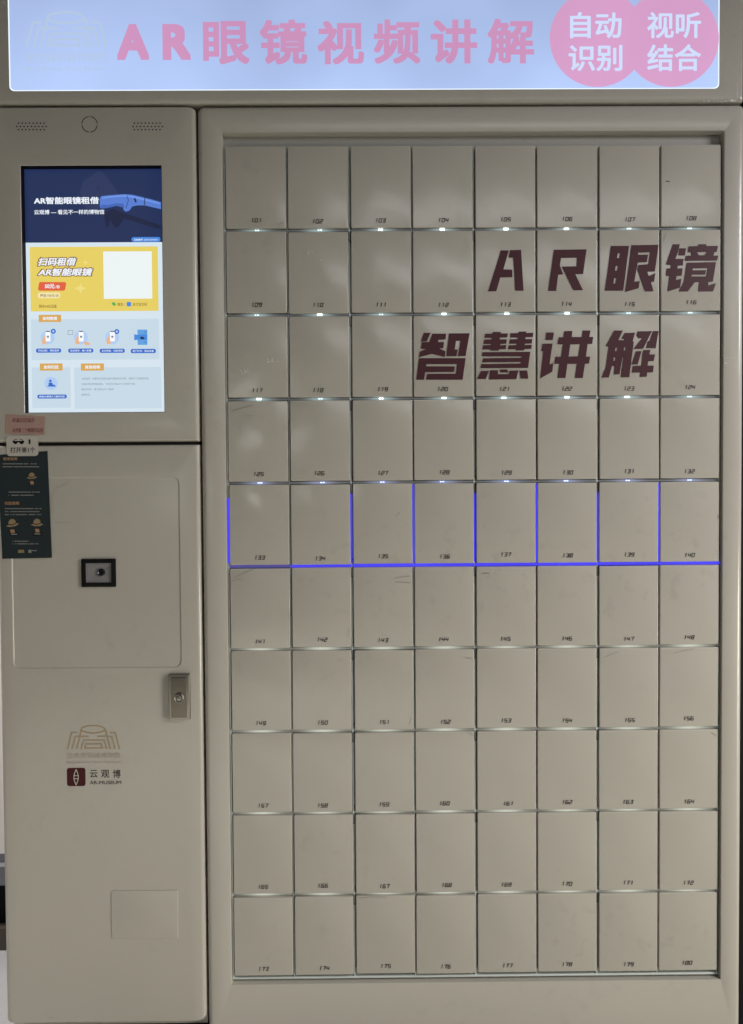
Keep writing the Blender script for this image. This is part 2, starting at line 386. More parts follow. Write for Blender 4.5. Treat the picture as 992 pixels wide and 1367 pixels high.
for k in range(1, 10):
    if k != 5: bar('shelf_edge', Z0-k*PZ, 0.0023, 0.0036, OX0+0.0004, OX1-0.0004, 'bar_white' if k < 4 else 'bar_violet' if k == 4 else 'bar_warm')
bar('sill', OZ0+0.0052, 0.0022, 0.0030, OX0+0.0003, OX1-0.0003, 'guide')
def cell(c, r):
    x0 = c*PX + gap(c)/2; x1 = (c+1)*PX - gap(c+1)/2
    if c == 0: x0 = 0.0022
    if c == 7: x1 = 0.7972
    return x0, Z0-(r+1)*PZ+0.0027, x1, Z0-r*PZ-0.0027
DIG = {'0': [([(0,0),(1,0),(1,1),(0,1)], True)], '1': [([(.35,1),(.62,1),(.62,0)], False)], '2': [([(0,1),(1,1),(1,.5),(0,.5),(0,0),(1,0)], False)],
       '3': [([(0,1),(1,1),(1,0),(0,0)], False), ([(.25,.5),(.93,.5)], False)], '4': [([(0,1),(0,.42),(1.05,.42)], False), ([(.85,1),(.85,.50)], False), ([(.85,.34),(.85,0)], False)],
       '5': [([(1,1),(0,1),(0,.5),(1,.5),(1,0),(0,0)], False)], '6': [([(1,1),(0,1),(0,0),(1,0),(1,.52),(.08,.52)], False)], '7': [([(0,1),(1,1),(.5,0)], False)],
       '8': [([(0,0),(1,0),(1,1),(0,1)], True), ([(.07,.5),(.93,.5)], False)], '9': [([(.93,.48),(0,.48),(0,1),(1,1),(1,0),(0,0)], False)]}
def number(s, cx, cz, Y, parent):
    h, wd, pitch, st = 0.0056, 0.0040, 0.0062, 0.00115
    bm = bmesh.new()
    for i, ch in enumerate(s):
        ox = cx + (i-1)*pitch - wd/2
        for pts, cl in DIG[ch]:
            ribbon(bm, [(ox + x*wd + 0.22*(z-.5)*h, cz + (z-.5)*h) for x, z in pts], st, Y, cl)
    return from_bm('number', bm, M['ink'], parent)
LED_MAT = ['led']*3 + ['led_blueish'] + [None]*6
doors = {}
for r in range(10):
    for c in range(8):
        x0, z0, x1, z1 = cell(c, r); n = 101 + r*8 + c
        jx, jz, jy = rnd.gauss(0, 0.00025), rnd.gauss(0, 0.00035), abs(rnd.gauss(0, 0.0004))
        x0 += jx; x1 += jx; z0 += jz; z1 += jz
        d = loft('door', edge(x0, z0, x1, z1, 0.0016, 0.0115, 0.0, 0.0009, n=3), M['door'], locker, caps=(False, True))
        d.location.y += jy
        d.rotation_euler = (R(rnd.gauss(0, 0.10)), R(rnd.gauss(0, 0.07)), R(rnd.gauss(0, 0.12)))
        doors[n] = d
        number(str(n), (x0+x1)/2 + rnd.gauss(0, 0.0009) - 0.0005, z0 + 0.0118 + rnd.gauss(0, 0.0007), -0.0006, d)
        if LED_MAT[r]:
            cx = (c+0.5)*PX + rnd.gauss(0, 0.0012); cz = Z0-(r+1)*PZ + 0.0003
            bm = bmesh.new()
            for q in ((-1, 1) if r < 4 else (0,)):
                a = cx + q*0.0020; wdt = (0.0012 + 0.0006*rnd.random()) if r < 4 else 0.0045 + 0.002*rnd.random(); hh = 0.00075 if r < 4 else 0.0005
                bmbox(bm, a-wdt, a+wdt, 0.0018, 0.0126, cz-hh, cz+hh)
            from_bm('indicator_light', bm, M['led_soft' if LED_MAT[r] == 'led' and rnd.random() < 0.45 else LED_MAT[r]], locker)
        if c in (2, 4, 6) and r > 0:
            hx = c*PX + 0.0004
            bm = bmesh.new(); bmbox(bm, hx-0.0021, hx-0.0012, 0.0024, 0.011, z1-0.015, z1+0.0005); bmbox(bm, hx+0.0007, hx+0.0014, 0.0024, 0.011, z1-0.015, z1+0.0005)
            bmbox(bm, hx-0.0012, hx+0.0007, 0.0024, 0.011, z1-0.016, z1-0.0145)
            from_bm('hinge', bm, M['hinge'], d)
            bm = bmesh.new(); bmbox(bm, hx-0.0013, hx+0.0009, 0.006, 0.011, z0+0.005, z0+0.008); from_bm('door_stop', bm, M['rubber'], d)
# blue light strips round the fifth row
def strip(x0, x1, z0, z1, m, label=None):
    o = box('light_strip', x0, x1, 0.0030, 0.0126, z0, z1, M[m], locker)
    if label: o['label'] = label
for u in (0, 2, 3, 4, 5, 6, 7):
    h = gap(u)/2 - 0.0004; x = u*PX
    if u == 0: strip(-0.0021, 0.0010, Z0-5*PZ+0.006, Z0-4*PZ-0.024, 'blue')
    else: strip(x-h, x-h+0.0025, Z0-5*PZ+0.005, Z0-4*PZ-(0.018 if u % 2 == 0 else 0.004), 'blue')
for c in range(8):
    strip(c*PX+0.0005, (c+1)*PX-0.0005, Z0-5*PZ-0.0019, Z0-5*PZ+0.0019, 'blue_dim' if c == 0 else 'blue', 'dim blue light strip' if c == 0 else None)
# big maroon lettering, one character on each door (outlines in the photograph's pixels)
def tr(ox, oy, s, polys): return [[(ox + x/s, oy + y/s) for x, y in p] for p in polys]
S1, S2 = 5.835, 5.511
CH = {
 113: ('A', tr(640, 310, S1, [[(167,142),(229,142),(187,290),(257,292),(257,350),(163,352),(132,459),(69,461)],
        [(240,140),(325,138),(344,455),(281,455),(263,197),(227,199)]])),
 114: ('R', tr(640, 310, S1, [[(580,137),(835,134),(808,325),(747,327),(807,451),(733,451),(642,268),(757,266),(761,198),(636,200),(627,260),(652,328),(614,331),(598,457),(536,457)]])),
 115: ('eye', tr(800, 310, S1, [[(92,106),(233,106),(188,455),(45,455)], [(145,163),(162,163),(157,201),(140,201)], [(130,262),(146,262),(140,299),(124,299)], [(117,357),(134,357),(128,400),(111,400)],
        [(252,101),(463,98),(434,305),(375,307),(386,342),(437,318),(428,385),(403,388),(423,459),(358,461),(297,290),(305,255),(384,249),(397,155),(304,158),(303,175),(381,175),(372,232),(301,236),(273,386),(317,380),(307,436),(203,466)]])),
 116: ('mirror', tr(800, 310, S1, [[(575,93),(630,93),(612,160),(594,207),(658,207),(652,258),(612,260),(609,283),(650,281),(643,338),(603,340),(598,372),(640,362),(630,431),(533,461),(547,340),(521,337),(525,283),(558,280),(560,256),(521,250)],
        [(626,125),(677,125),(668,180),(617,180)],
        [(775,94),(833,94),(838,108),(926,107),(916,154),(898,156),(890,183),(929,183),(918,220),(668,223),(676,184),(718,182),(718,157),(690,155),(697,110),(772,108)], [(760,154),(840,153),(825,175),(822,180),(780,180),(775,176)],
        [(682,237),(910,234),(885,385),(848,388),(850,415),(908,398),(886,461),(772,461),(779,388),(745,390),(690,461),(620,461),(660,385)], [(730,282),(845,280),(834,345),(719,345),(721,330),(826,330),(832,296),(727,297)]])),
 120: ('wise', tr(550, 430, S1, [[(92,84),(145,84),(115,150),(70,150)],
        [(160,90),(267,90),(262,135),(207,138),(204,155),(250,155),(245,203),(213,205),(262,228),(255,272),(155,247),(53,274),(62,228),(112,210),(68,207),(78,155),(135,155)],
        [(288,88),(450,87),(418,263),(358,265),(379,145),(343,145),(333,212),(357,215),(347,265),(267,265)],
        [(55,281),(418,281),(395,448),(110,448),(118,403),(342,402),(350,327),(113,327),(110,345),(335,345),(328,388),(104,390),(94,448),(34,448)]])),
 121: ('clever', tr(550, 430, S1, [[(570,90),(630,90),(632,76),(693,76),(691,88),(748,88),(743,118),(685,120),(683,135),(740,134),(735,168),(690,170),(688,180),(735,178),(732,210),(678,212),(676,221),(612,221),(612,212),(549,212),(556,180),(616,178),(618,170),(558,170),(563,136),(622,134),(624,122),(564,122)],
        [(768,86),(828,86),(832,74),(892,73),(890,84),(946,83),(942,116),(885,118),(884,132),(938,131),(934,166),(880,168),(878,178),(934,176),(930,208),(876,210),(873,220),(808,221),(808,211),(748,212),(755,180),(812,178),(816,168),(758,168),(762,134),(824,132),(826,120),(764,120)],
        [(550,234),(923,231),(905,356),(533,358),(541,327),(848,322),(850,310),(548,313),(554,282),(852,277),(855,267),(547,266)],
        [(538,380),(600,380),(575,442),(507,442)], [(608,375),(668,375),(672,405),(755,405),(762,378),(832,376),(812,444),(601,446)], [(683,370),(742,368),(752,392),(690,392)], [(838,378),(898,376),(907,440),(848,440)]])),
 122: ('speak', tr(710, 430, S2, [[(105,78),(163,77),(153,132),(100,132)], [(80,160),(152,158),(130,312),(157,303),(150,365),(62,415),(85,213),(70,213)],
        [(238,67),(298,65),(293,110),(368,110),(375,62),(431,62),(423,110),(452,109),(444,160),(410,162),(398,254),(429,254),(421,305),(390,307),(375,411),(318,411),(332,307),(262,307),(247,411),(189,411),(203,307),(165,306),(175,256),(215,256),(230,163),(190,163),(198,112),(232,112)], [(283,164),(355,162),(342,252),(270,254)]])),
 123: ('explain', tr(710, 430, S2, [[(606,62),(670,62),(645,115),(637,132),(676,135),(681,124),(661,120),(684,80),(760,78),(742,140),(750,145),(718,404),(655,406),(675,262),(667,262),(645,383),(604,384),(608,322),(590,322),(567,406),(512,408),(545,335),(566,180),(545,176)],
        [(616,188),(630,186),(627,212),(612,214)], [(603,260),(616,258),(613,285),(599,285)], [(680,185),(692,183),(687,212),(676,212)],
        [(778,68),(885,66),(820,195),(750,197),(812,118),(785,118),(772,100)], [(893,66),(933,66),(912,192),(843,190),(855,140),(868,138)],
        [(768,215),(808,213),(780,310),(735,311)],
        [(822,206),(872,204),(866,238),(907,237),(897,286),(858,287),(852,320),(898,320),(892,368),(850,370),(845,402),(795,403),(800,370),(737,370),(745,322),(808,320),(814,250)]])),
}
for n, (nm, polys) in CH.items():
    pp = [[(at(x, y, -0.0004).x, at(x, y, -0.0004).z) for x, y in p] for p in polys]
    shape('character', pp, -0.0008, M['maroon'], doors[n])
    doors[n]['label'] = 'door carrying a large slanted maroon character'
# glue crumbs, scuffs
flakes('glue_residue', [(327, 495, 9, 4, 36, 0.85), (362, 481, 8, 4, 32, 0.85), (376, 500, 3, 5, 10, 0.6)], -0.0004, M['flake'], doors[117], 2)
flakes('glue_residue', [(413, 337, 8, 3, 8, 0.7), (423, 346, 8, 2, 12, 0.7), (441, 378, 6, 2, 8, 0.6)], -0.0004, M['flake'], doors[110], 3)
flakes('glue_residue', [(895, 299.5, 12, 1.5, 18, 0.8), (923, 299, 4, 1, 4, 0.5)], -0.0004, M['flake'], doors[108], 4)
flakes('glue_residue', [(541, 712, 6, 12, 16, 0.4), (536, 705, 10, 14, 12, 0.3)], -0.0004, M['flake'], doors[135], 5)
flakes('paint_chips', [(970, 482, 5, 10, 30, 0.8), (984, 124, 0.5, 22, 14, 0.5)], FY-0.0002, M['flake'], locker, 6)
M['scuff'] = mat_plain('rubbed_paint', (0.30, 0.275, 0.235), 0.5)
def dash(n, px0, py0, px1, py1, wd, m='ink'):
    a, b2 = at(px0, py0, 0), at(px1, py1, 0); bm = bmesh.new()
    ribbon(bm, [(a.x, a.z), ((a.x+b2.x)/2, (a.z+b2.z)/2+0.0006), (b2.x, b2.z)], wd, -0.0007); from_bm('scuff_mark', bm, M[m], doors[n])
dash(108, 889, 242, 894, 242.5, 0.0012)
dash(145, 643, 765.5, 653, 765.3, 0.0007)
dash(140, 958, 688, 958.5, 692, 0.0008)
for n, a, b_, c, d, wd in ((141, 313, 771, 341, 759, 0.0016), (141, 309, 776, 322, 773, 0.001), (125, 310, 549, 338, 541, 0.0016), (125, 326, 556, 339, 555, 0.0008), (156, 900, 872, 926, 866, 0.0009),
                           (155, 806, 878, 826, 870, 0.0009), (151, 546, 968, 550, 958, 0.0009), (143, 526, 772, 548, 769, 0.0011), (143, 528, 777, 549, 778, 0.0011), (160, 623, 976, 632, 982, 0.0012), (164, 950, 978, 957, 983, 0.0012),
                           (152, 622, 878, 630, 879, 0.0012), (101, 372, 301, 379, 296, 0.001), (175, 478, 1198, 517, 1197.4, 0.0007), (135, 528, 690, 534, 684, 0.0008), (116, 886, 322, 890, 311, 0.0012)):
    dash(n, a, b_, c, d, wd, 'scuff')

# ------------------------------------------------------------------ kiosk
KX0, KX1 = -0.3722, -0.0440
KZB, KZS, KZT = Z0-1.4238, Z0-0.4755, Z0+0.0600
kiosk = thing('rental_kiosk', ((KX0+KX1)/2, 0.15, 0), 'tall greige steel kiosk with portrait touch screen, scanner and keyed lower door', 'kiosk')
box('kiosk_body', KX0+0.004, KX1-0.003, 0.0165, 0.30, 0.06, KZT-0.002, M['paint'], kiosk)
box('kiosk_plinth', KX0+0.02, KX1-0.004, 0.012, 0.29, 0.0, 0.0595, M['black'], kiosk)
SX0, SZ0, SX1, SZ1 = -0.3232, Z0-0.4260, -0.0990, Z0-0.0333
up = loft('upper_panel', edge(KX0, KZS+0.0025, KX1, KZT, (0.001, 0.001, 0.010, 0.010), 0.016, FY, 0.008, 0.004, n=6)
     + [rr(SX0-0.0006, SZ0-0.0006, SX1+0.0006, SZ1+0.0006, 0.0008, FY), rr(SX0, SZ0, SX1, SZ1, 0.0006, FY+0.0006), rr(SX0, SZ0, SX1, SZ1, 0.0006, 0.016)], M['paint'], kiosk, caps=(False, False))
PX0, PZ0, PX1, PZ1 = -0.3487, Z0-0.8385, -0.0777, Z0-0.5300
low = loft('lower_door', edge(KX0, KZB, KX1, KZS-0.0025, (0.008, 0.012, 0.001, 0.001), 0.016, FY, 0.008, 0.003, n=6)
     + [rr(PX0-0.0006, PZ0-0.0006, PX1+0.0006, PZ1+0.0006, 0.0116, FY), rr(PX0, PZ0, PX1, PZ1, 0.011, FY+0.0004), rr(PX0+0.0009, PZ0+0.0009, PX1-0.0009, PZ1-0.0009, 0.0102, FY+0.0013)], M['paint'], kiosk, caps=(False, True))
box('panel_gap', KX0+0.003, KX1-0.001, 0.004, 0.0164, KZS-0.006, KZS+0.006, M['rubber'], kiosk)
x0, z0, x1, z1 = box_px(149, 1188.5, 238, 1252.5, FY)
plate('cover_plate', x0, z0, x1, z1, (0.002, 0.001, 0.001, 0.004), FY+0.0002, FY-0.0012, 0.0008, M['paint'], low)
for xs in ((88, 80), (636, 630)):
    bm = bmesh.new()
    for row, (y, n) in enumerate(((122, 8), (138, 9), (153, 8))):
        for k in range(n):
            p = at((xs[1 if n == 9 else 0] + k*17.3)/3.543, 130 + y/3.543, FY)
            vs = [bm.verts.new((p.x+0.00125*math.cos(a), FY-0.0002, p.z+0.00125*math.sin(a))) for a in [6.2832*i/10 for i in range(10)]]
            bm.faces.new(vs)
    from_bm('speaker_grille', bm, M['rubber'], up)
p = at(119.7, 166.1, FY); bm = bmesh.new()
for q in range(4):
    ribbon(bm, [(p.x+0.0122*math.cos(a), p.z+0.0122*math.sin(a)) for a in [R(90*q + 5 + 80*k/12) for k in range(13)]], 0.0012, FY-0.0002)
from_bm('camera_ring', bm, M['rubber'], up)
# lock
x0, z0, x1, z1 = box_px(226.5, 899, 254.4, 959, FY)
lock = loft('lock', edge(x0, z0, x1, z1, 0.001, FY+0.0002, FY-0.007, 0.001, n=3), M['steel_light'], low, caps=(False, True))
xa, za, xb, zb = box_px(228.3, 904.5, 249, 958.3, FY-0.0085)
plate('lock_plate', xa, za, xb, zb, 0.0008, FY-0.0065, FY-0.0085, 0.0005, M['steel'], lock)
p = at(239.2, 931.5, FY-0.0085); bm = bmesh.new()
def disc_rings(bm, prof):
    prev = None
    for r_, y_ in prof:
        vs = [bm.verts.new((p.x+r_*math.cos(6.2832*i/28), y_, p.z+r_*math.sin(6.2832*i/28))) for i in range(28)]
        if prev:
            for i in range(28): bm.faces.new((prev[i], prev[(i+1) % 28], vs[(i+1) % 28], vs[i]))
        prev = vs
    bm.faces.new(prev)
disc_rings(bm, [(0.0082, FY-0.0084), (0.0080, FY-0.0100), (0.0068, FY-0.0108), (0.0058, FY-0.0100), (0.0056, FY-0.0090), (0.0044, FY-0.0090), (0.0042, FY-0.0112), (0.0032, FY-0.0118)])
bmbox(bm, p.x-0.0006, p.x+0.0006, FY-0.0121, FY-0.0117, p.z-0.0022, p.z+0.0022)
from_bm('key_cylinder', bm, M['steel_light'], lock, 35)
# scanner
PF = FY+0.0013
x0, z0, x1, z1 = box_px(109.5, 746, 155, 783.2, PF)
def inset(d): return (x0+d, z0+d, x1-d, z1-d)
sc = loft('scanner', [rr(*inset(0), 0.0008, PF), rr(*inset(0), 0.0008, PF-0.003), rr(*inset(0.0006), 0.0008, PF-0.0034), rr(*inset(0.0066), 0.0004, PF-0.0034), rr(*inset(0.0068), 0.0004, PF-0.0002)], M['black'], low, caps=(False, False))
p = at(135.5, 764, PF)
bm = bmesh.new(); o4 = [bm.verts.new(v) for v in ((x0+.0068, PF-0.0014, z0+.0068), (x1-.0068, PF-0.0014, z0+.0068), (x1-.0068, PF-0.0014, z1-.0068), (x0+.0068, PF-0.0014, z1-.0068))]
i4 = [bm.verts.new((p.x+dx*0.006, PF-0.0002, p.z+dz*0.005)) for dx, dz in ((-1,-1), (1,-1), (1,1), (-1,1))]
for k in range(4): bm.faces.new((o4[k], o4[(k+1) % 4], i4[(k+1) % 4], i4[k]))
bm.faces.new(i4)
from_bm('scanner_window', bm, M['glass'], sc)
bm = bmesh.new(); disc_rings(bm, [(0.0062, PF-0.0002), (0.006, PF-0.0024), (0.0048, PF-0.0030), (0.004, PF-0.0022)]); from_bm('scanner_lens', bm, M['lens'], sc, 35)

# museum emblem, drawn in a 992 px square of the photograph's detail
def emblem(fit, Y, wd, mat, name, parent):
    def f(x, y): return fit(x, y)
    bm = bmesh.new(); k = 0
    el = [(490+142*math.cos(6.2832*i/40), 212+44*math.sin(6.2832*i/40)) for i in range(40)]
    lines = [(el, True), ([(300,250),(232,250),(182,450)], False), ([(440,297),(277,297),(235,450)], False), ([(346,222),(332,300),(290,450)], False), ([(345,450),(377,342),(622,342),(655,450)], False),
             ([(405,388),(588,388),(602,438),(392,438)], True), ([(690,250),(758,250),(810,450)], False), ([(545,297),(716,297),(755,450)], False), ([(644,222),(660,300),(700,450)], False)]
    for pts, cl in lines:
        ribbon(bm, [f(x, y) for x, y in pts], wd, Y - k*0.00003, cl); k += 1
    return from_bm(name, bm, mat, parent)
def fk(x, y): q = at(70 + x/9.018, 950 + y/9.018, FY); return (q.x, q.z)
emblem(fk, FY-0.0002, 0.0024, M['tan'], 'emblem', low)
def bk(x0, y0, x1, y1): return (70+x0/9.018, 950+y0/9.018, 70+x1/9.018, 950+y1/9.018)
words('emblem_name', [('宝鸡青铜器博物院', *bk(172, 492, 820, 560)), ('Baoji Bronze Ware Museum', *bk(172, 592, 820, 630))], FY-0.0003, M['tan_faint'], low, t=0.0002)
sq = slab_px('logo_badge', bk(175, 677, 398, 897), 0.004, FY-0.0003, M['maroon2'], low)
bm = bmesh.new(); cx, cy = 287, 788
leaf = [(cx + 27*math.sin(math.pi*i/14), cy - 92 + 184*i/14) for i in range(15)] + [(cx - 27*math.sin(math.pi*i/14), cy + 92 - 184*i/14) for i in range(1, 14)]
ribbon(bm, [fk(x, y) for x, y in leaf], 0.0012, FY-0.0005, True)
for yy, dx in ((770, 22), (806, 22)): ribbon(bm, [fk(cx-dx, yy), fk(cx+dx, yy)], 0.0012, FY-0.00055)
from_bm('logo_leaf', bm, M['cream'], sq)
words('logo_name', [('云', *bk(450, 703, 545, 795)), ('观', *bk(585, 700, 685, 797)), ('博', *bk(727, 698, 822, 800)), ('AR-MUSEUM', *bk(450, 832, 828, 875))], FY-0.0003, M['ink'], low, bold=0.012, t=0.0002)

# screen
SY = 0.0075
bez = loft('screen_bezel', [rr(SX0+0.0002, SZ0+0.0002, SX1-0.0002, SZ1-0.0002, 0.0006, FY+0.0011), rr(SX0+0.0007, SZ0+0.0007, SX1-0.0007, SZ1-0.0007, 0.0006, FY+0.0011), rr(SX0+0.0007, SZ0+0.0007, SX1-0.0007, SZ1-0.0007, 0.0006, 0.0128)], M['black'], kiosk, caps=(False, False))
scr = box('screen', SX0+0.001, SX1-0.001, SY, 0.0126, SZ0+0.001, SZ1-0.001, M['black'], kiosk)
page = box('page', SX0+0.0012, SX1-0.0012, SY-0.0001, SY+0.0001, SZ0+0.0012, SZ1-0.0012, M['s_page'], scr)
def L1(k): return SY - 0.0002*k
def c4(x0, y0, x1, y1): return (20+x0/4.509, 320+y0/4.509, 20+x1/4.509, 320+y1/4.509)
def c6(x0, y0, x1, y1): return (20+x0/4.724, 210+y0/4.724, 20+x1/4.724, 210+y1/4.724)
def spoly(name, pts, k, mat, f): 
    q = [at(*f(x, y, x, y)[:2], L1(k)) for x, y in pts]
    return shape(name, [[(v.x, v.z) for v in q]], L1(k), M['s_'+mat], scr, t=0.0001)
def sdisc(name, cx, cy, r, k, mat): return spoly(name, circle(cx, cy, r, 28), k, mat, c4)
zb = at(120, 323.6, L1(1)).z
box('banner', SX0+0.0010, SX1-0.0010, L1(1), L1(0.2), zb, SZ1-0.0010, M['s_navy'], scr)
spoly('banner_head', [(430,150),(480,120),(522,85),(560,100),(600,150),(650,222),(660,240),(545,245),(528,300),(535,330),(455,372),(440,310),(410,220)], 2, 'head', c6)
spoly('banner_arm', [(560,352),(620,325),(680,350),(760,375),(921,430),(923,455),(800,420),(690,385),(650,440),(630,445),(600,390),(588,445),(577,440)], 2.4, 'darkblue', c6)
spoly('banner_glasses', [(535,262),(545,245),(590,240),(640,236),(690,232),(740,236),(800,250),(860,265),(921,283),(921,327),(870,315),(820,303),(770,303),(740,310),(722,335),(700,343),(685,332),(680,308),(640,306),(590,318),(545,325),(535,310)], 3, 'glasses', c6)
spoly('banner_glasses_shine', [(548,252),(600,244),(690,238),(742,243),(800,257),(914,288),(912,296),(800,268),(740,254),(690,248),(600,254),(552,262)], 3.4, 'shine', c6)
spoly('banner_glasses_shade', [(540,300),(590,300),(640,290),(684,292),(690,318),(640,306),(590,318),(545,325)], 3.4, 'shade', c6)
bm = bmesh.new(); q = [at(*c6(x, y, x, y)[:2], L1(4)) for x, y in ((820, 253), (816, 300))]
ribbon(bm, [(v.x, v.z) for v in q], 0.0014, L1(4))
for yy in (0,):
    q = [at(*c6(x, y, x, y)[:2], L1(4)) for x, y in ((754, 258), (764, 284))]; ribbon(bm, [(v.x, v.z) for v in q], 0.003, L1(4))
q = [at(*c6(x, y, x, y)[:2], L1(4)) for x, y in ((517, 185), (530, 205))]; ribbon(bm, [(v.x, v.z) for v in q], 0.0028, L1(4))
q = [at(*c6(x, y, x, y)[:2], L1(4)) for x, y in ((705, 240), (716, 270), (700, 320))]; ribbon(bm, [(v.x, v.z) for v in q], 0.0009, L1(4))
from_bm('banner_glasses_detail', bm, M['s_ink2'], scr)
words('banner_title', [('AR智能眼镜租借', *c6(120, 250, 529, 295))], L1(4.6), M['s_white'], scr, bold=0.03, t=0.0001)
words('banner_subtitle', [('云观博 — 看见不一样的博物馆', *c6(121, 330, 563, 360))], L1(4.6), M['s_white'], scr, bold=0.018, t=0.0001)
slab_px('banner_pill', c6(735, 503, 917, 533), 0.0035, L1(3), M['s_sky2'], scr, t=0.0001)
words('banner_pill_text', [('设备编号: 230312000006', *c6(750, 513, 900, 526))], L1(4), M['s_white'], scr, bold=0.012, t=0.0001, res=1)
slab_px('rental_card', c4(92, 42, 862, 430), 0.001, L1(1), M['s_yellow'], scr, t=0.0001)
spoly('card_star', [(355,292),(385,284),(395,262),(403,284),(430,292),(403,302),(395,322),(385,302)], 2, 'star', c4)
spoly('card_star', [(408,136),(420,131),(425,120),(430,131),(440,136),(430,141),(425,152),(420,141)], 2, 'star', c4)
for dx, k, m_, bo in ((0, 2, 's_brown', 0.085), (0, 3, 's_white', 0.03)):
    words('card_title', [('扫码租借', *c4(138-6*(k == 2), 108-5*(k == 2), 370+6*(k == 2), 157+5*(k == 2))), ('AR智能眼镜', *c4(138-6*(k == 2), 171-5*(k == 2), 468+6*(k == 2), 218+5*(k == 2)))], L1(k), M[m_], scr, bold=bo, shear=0.25, t=0.0001)
spoly('price_pill', [(150,255),(300,255),(309,262),(302,300),(294,307),(147,307),(139,299),(145,260)], 2, 'red', c4)
words('price_text', [('50元', *c4(180, 266, 238, 294)), ('/台', *c4(244, 272, 270, 293))], L1(3), M['s_white'], scr, bold=0.03, t=0.0001)
slab_px('deposit_pill', c4(138, 318, 272, 352), 0.0035, L1(2), M['s_pale'], scr, t=0.0001)
words('card_note', [('押金100元/台', *c4(151, 326, 264, 345)), ('剩余44台设备', *c4(145, 390, 252, 411)), ('微信 /', *c4(616, 379, 662, 399)), ('支付宝扫码', *c4(708, 379, 796, 399))], L1(3), M['s_brown'], scr, bold=0.006, t=0.0001, res=2)
slab_px('code_card', c4(533, 70, 825, 355), 0.0008, L1(2), M['s_qr'], scr, t=0.0001)
spoly('chat_icon', [(582,384),(588,376),(598,376),(604,382),(608,390),(603,398),(596,398),(588,393)], 2, 'green', c4)
slab_px('pay_icon', c4(673, 375, 699, 401), 0.001, L1(2), M['s_sky2'], scr, t=0.0001)
for b_ in ((98, 478, 868, 722), (103, 768, 335, 1012), (358, 768, 880, 1016)): slab_px('info_panel', c4(*b_), 0.001, L1(1), M['s_panel'], scr, t=0.0001)
for b_, s_ in (((143, 452, 278, 495), '如何租借'), ((150, 745, 287, 788), '如何归还'), ((397, 745, 536, 788), '其他说明')):
    tg = slab_px('section_tag', c4(*b_), 0.0008, L1(2), M['s_orange'], scr, t=0.0001)
    words('section_text', [(s_, b_c[0], b_c[1], b_c[2], b_c[3]) for b_c in [c4(b_[0]+24, b_[1]+11, b_[2]-24, b_[3]-11)]], L1(3), M['s_white'], scr, bold=0.03, t=0.0001, res=2)
for b_, s_ in (((127, 655, 278, 680), '手机扫码，授权登录'), ((321, 655, 472, 680), '信息填写，输入数量'), ((510, 656, 661, 681), '支付押金，扫码领取'), ((697, 657, 848, 683), '柜门打开，取出设备'), ((135, 932, 312, 956), '眼镜AR眼镜人工服务归还')):
    slab_px('caption_pill', c4(*b_), 0.0026, L1(2), M['s_pill'], scr, t=0.0001)
    words('caption_text', [(s_, *c4(b_[0]+12, b_[1]+6, b_[2]-12, b_[3]-6))], L1(3), M['s_white'], scr, bold=0.01, t=0.0001, res=1)
for cx, bd in ((197, (231, 551)), (397, None), (585, (613, 553))):
    sdisc('step_disc', cx, 588, 42, 2, 'disc')
    spoly('step_hand', [(cx-36,610),(cx-20,580),(cx-5,565),(cx+2,575),(cx-2,612),(cx-12,628),(cx-30,630)], 3, 'skin', c4)
    slab_px('step_phone', c4(cx-13, 552, cx+16, 612), 0.0008, L1(4), M['s_phone'], scr, t=0.0001)
    slab_px('step_phone_bar', c4(cx-11, 550, cx+14, 555), 0.0004, L1(5), M['s_ink2'], scr, t=0.0001)
    slab_px('step_phone_mark', c4(cx-5, 578, cx+8, 590), 0.0004, L1(5), M['s_grey'], scr, t=0.0001)
    if bd:
        sdisc('step_badge', bd[0], bd[1], 15, 4, 'pill')
        slab_px('step_badge_mark', c4(bd[0]-6, bd[1]-6, bd[0]+6, bd[1]+6), 0.0003, L1(5), M['s_disc'], scr, t=0.0001)
spoly('step_hand', [(415,615),(440,616),(452,624),(450,634),(420,634)], 3, 'skin', c4)
slab_px('step_wallet', c4(318, 545, 350, 572), 0.0012, L1(2), M['s_grey'], scr, t=0.0001)
slab_px('step_wallet_fill', c4(320.5, 547.5, 347.5, 569.5), 0.001, L1(3), M['s_panel'], scr, t=0.0001)
slab_px('step_cabinet', c4(738, 541, 797, 633), 0.0004, L1(2), M['s_cabinet'], scr, t=0.0001)
spoly('step_drawer', [(718,568),(728,572),(796,570),(797,602),(728,603),(718,606)], 3, 'sky2', c4)
spoly('step_drawer_glasses', [(752,588),(764,582),(776,588),(782,600),(770,598),(760,600)], 4, 'ink2', c4)
for cy_ in (556, 616): sdisc('step_knob', 785, cy_, 4, 3, 'pill')
sdisc('return_disc', 217, 865, 40, 2, 'disc'); sdisc('return_person', 213, 850, 8, 3, 'pill')
spoly('return_person', [(203,860),(225,860),(227,872),(238,872),(238,877),(246,879),(246,884),(196,884),(196,879),(203,877)], 3.4, 'pill', c4)
words('info_text', [('注意事项：如果您在使用过程中遇到任何问题，请拨打门店客服电话', *c4(400, 829, 804, 843)), ('设备押金原路退回，归还后请以人工核验为准。', *c4(400, 862, 728, 875)), ('服务时间：每日营业人工服务', *c4(400, 894, 596, 907)), ('客服电话：', *c4(400, 926, 455, 939))], L1(3), M['s_grey'], scr, t=0.0001, res=1)

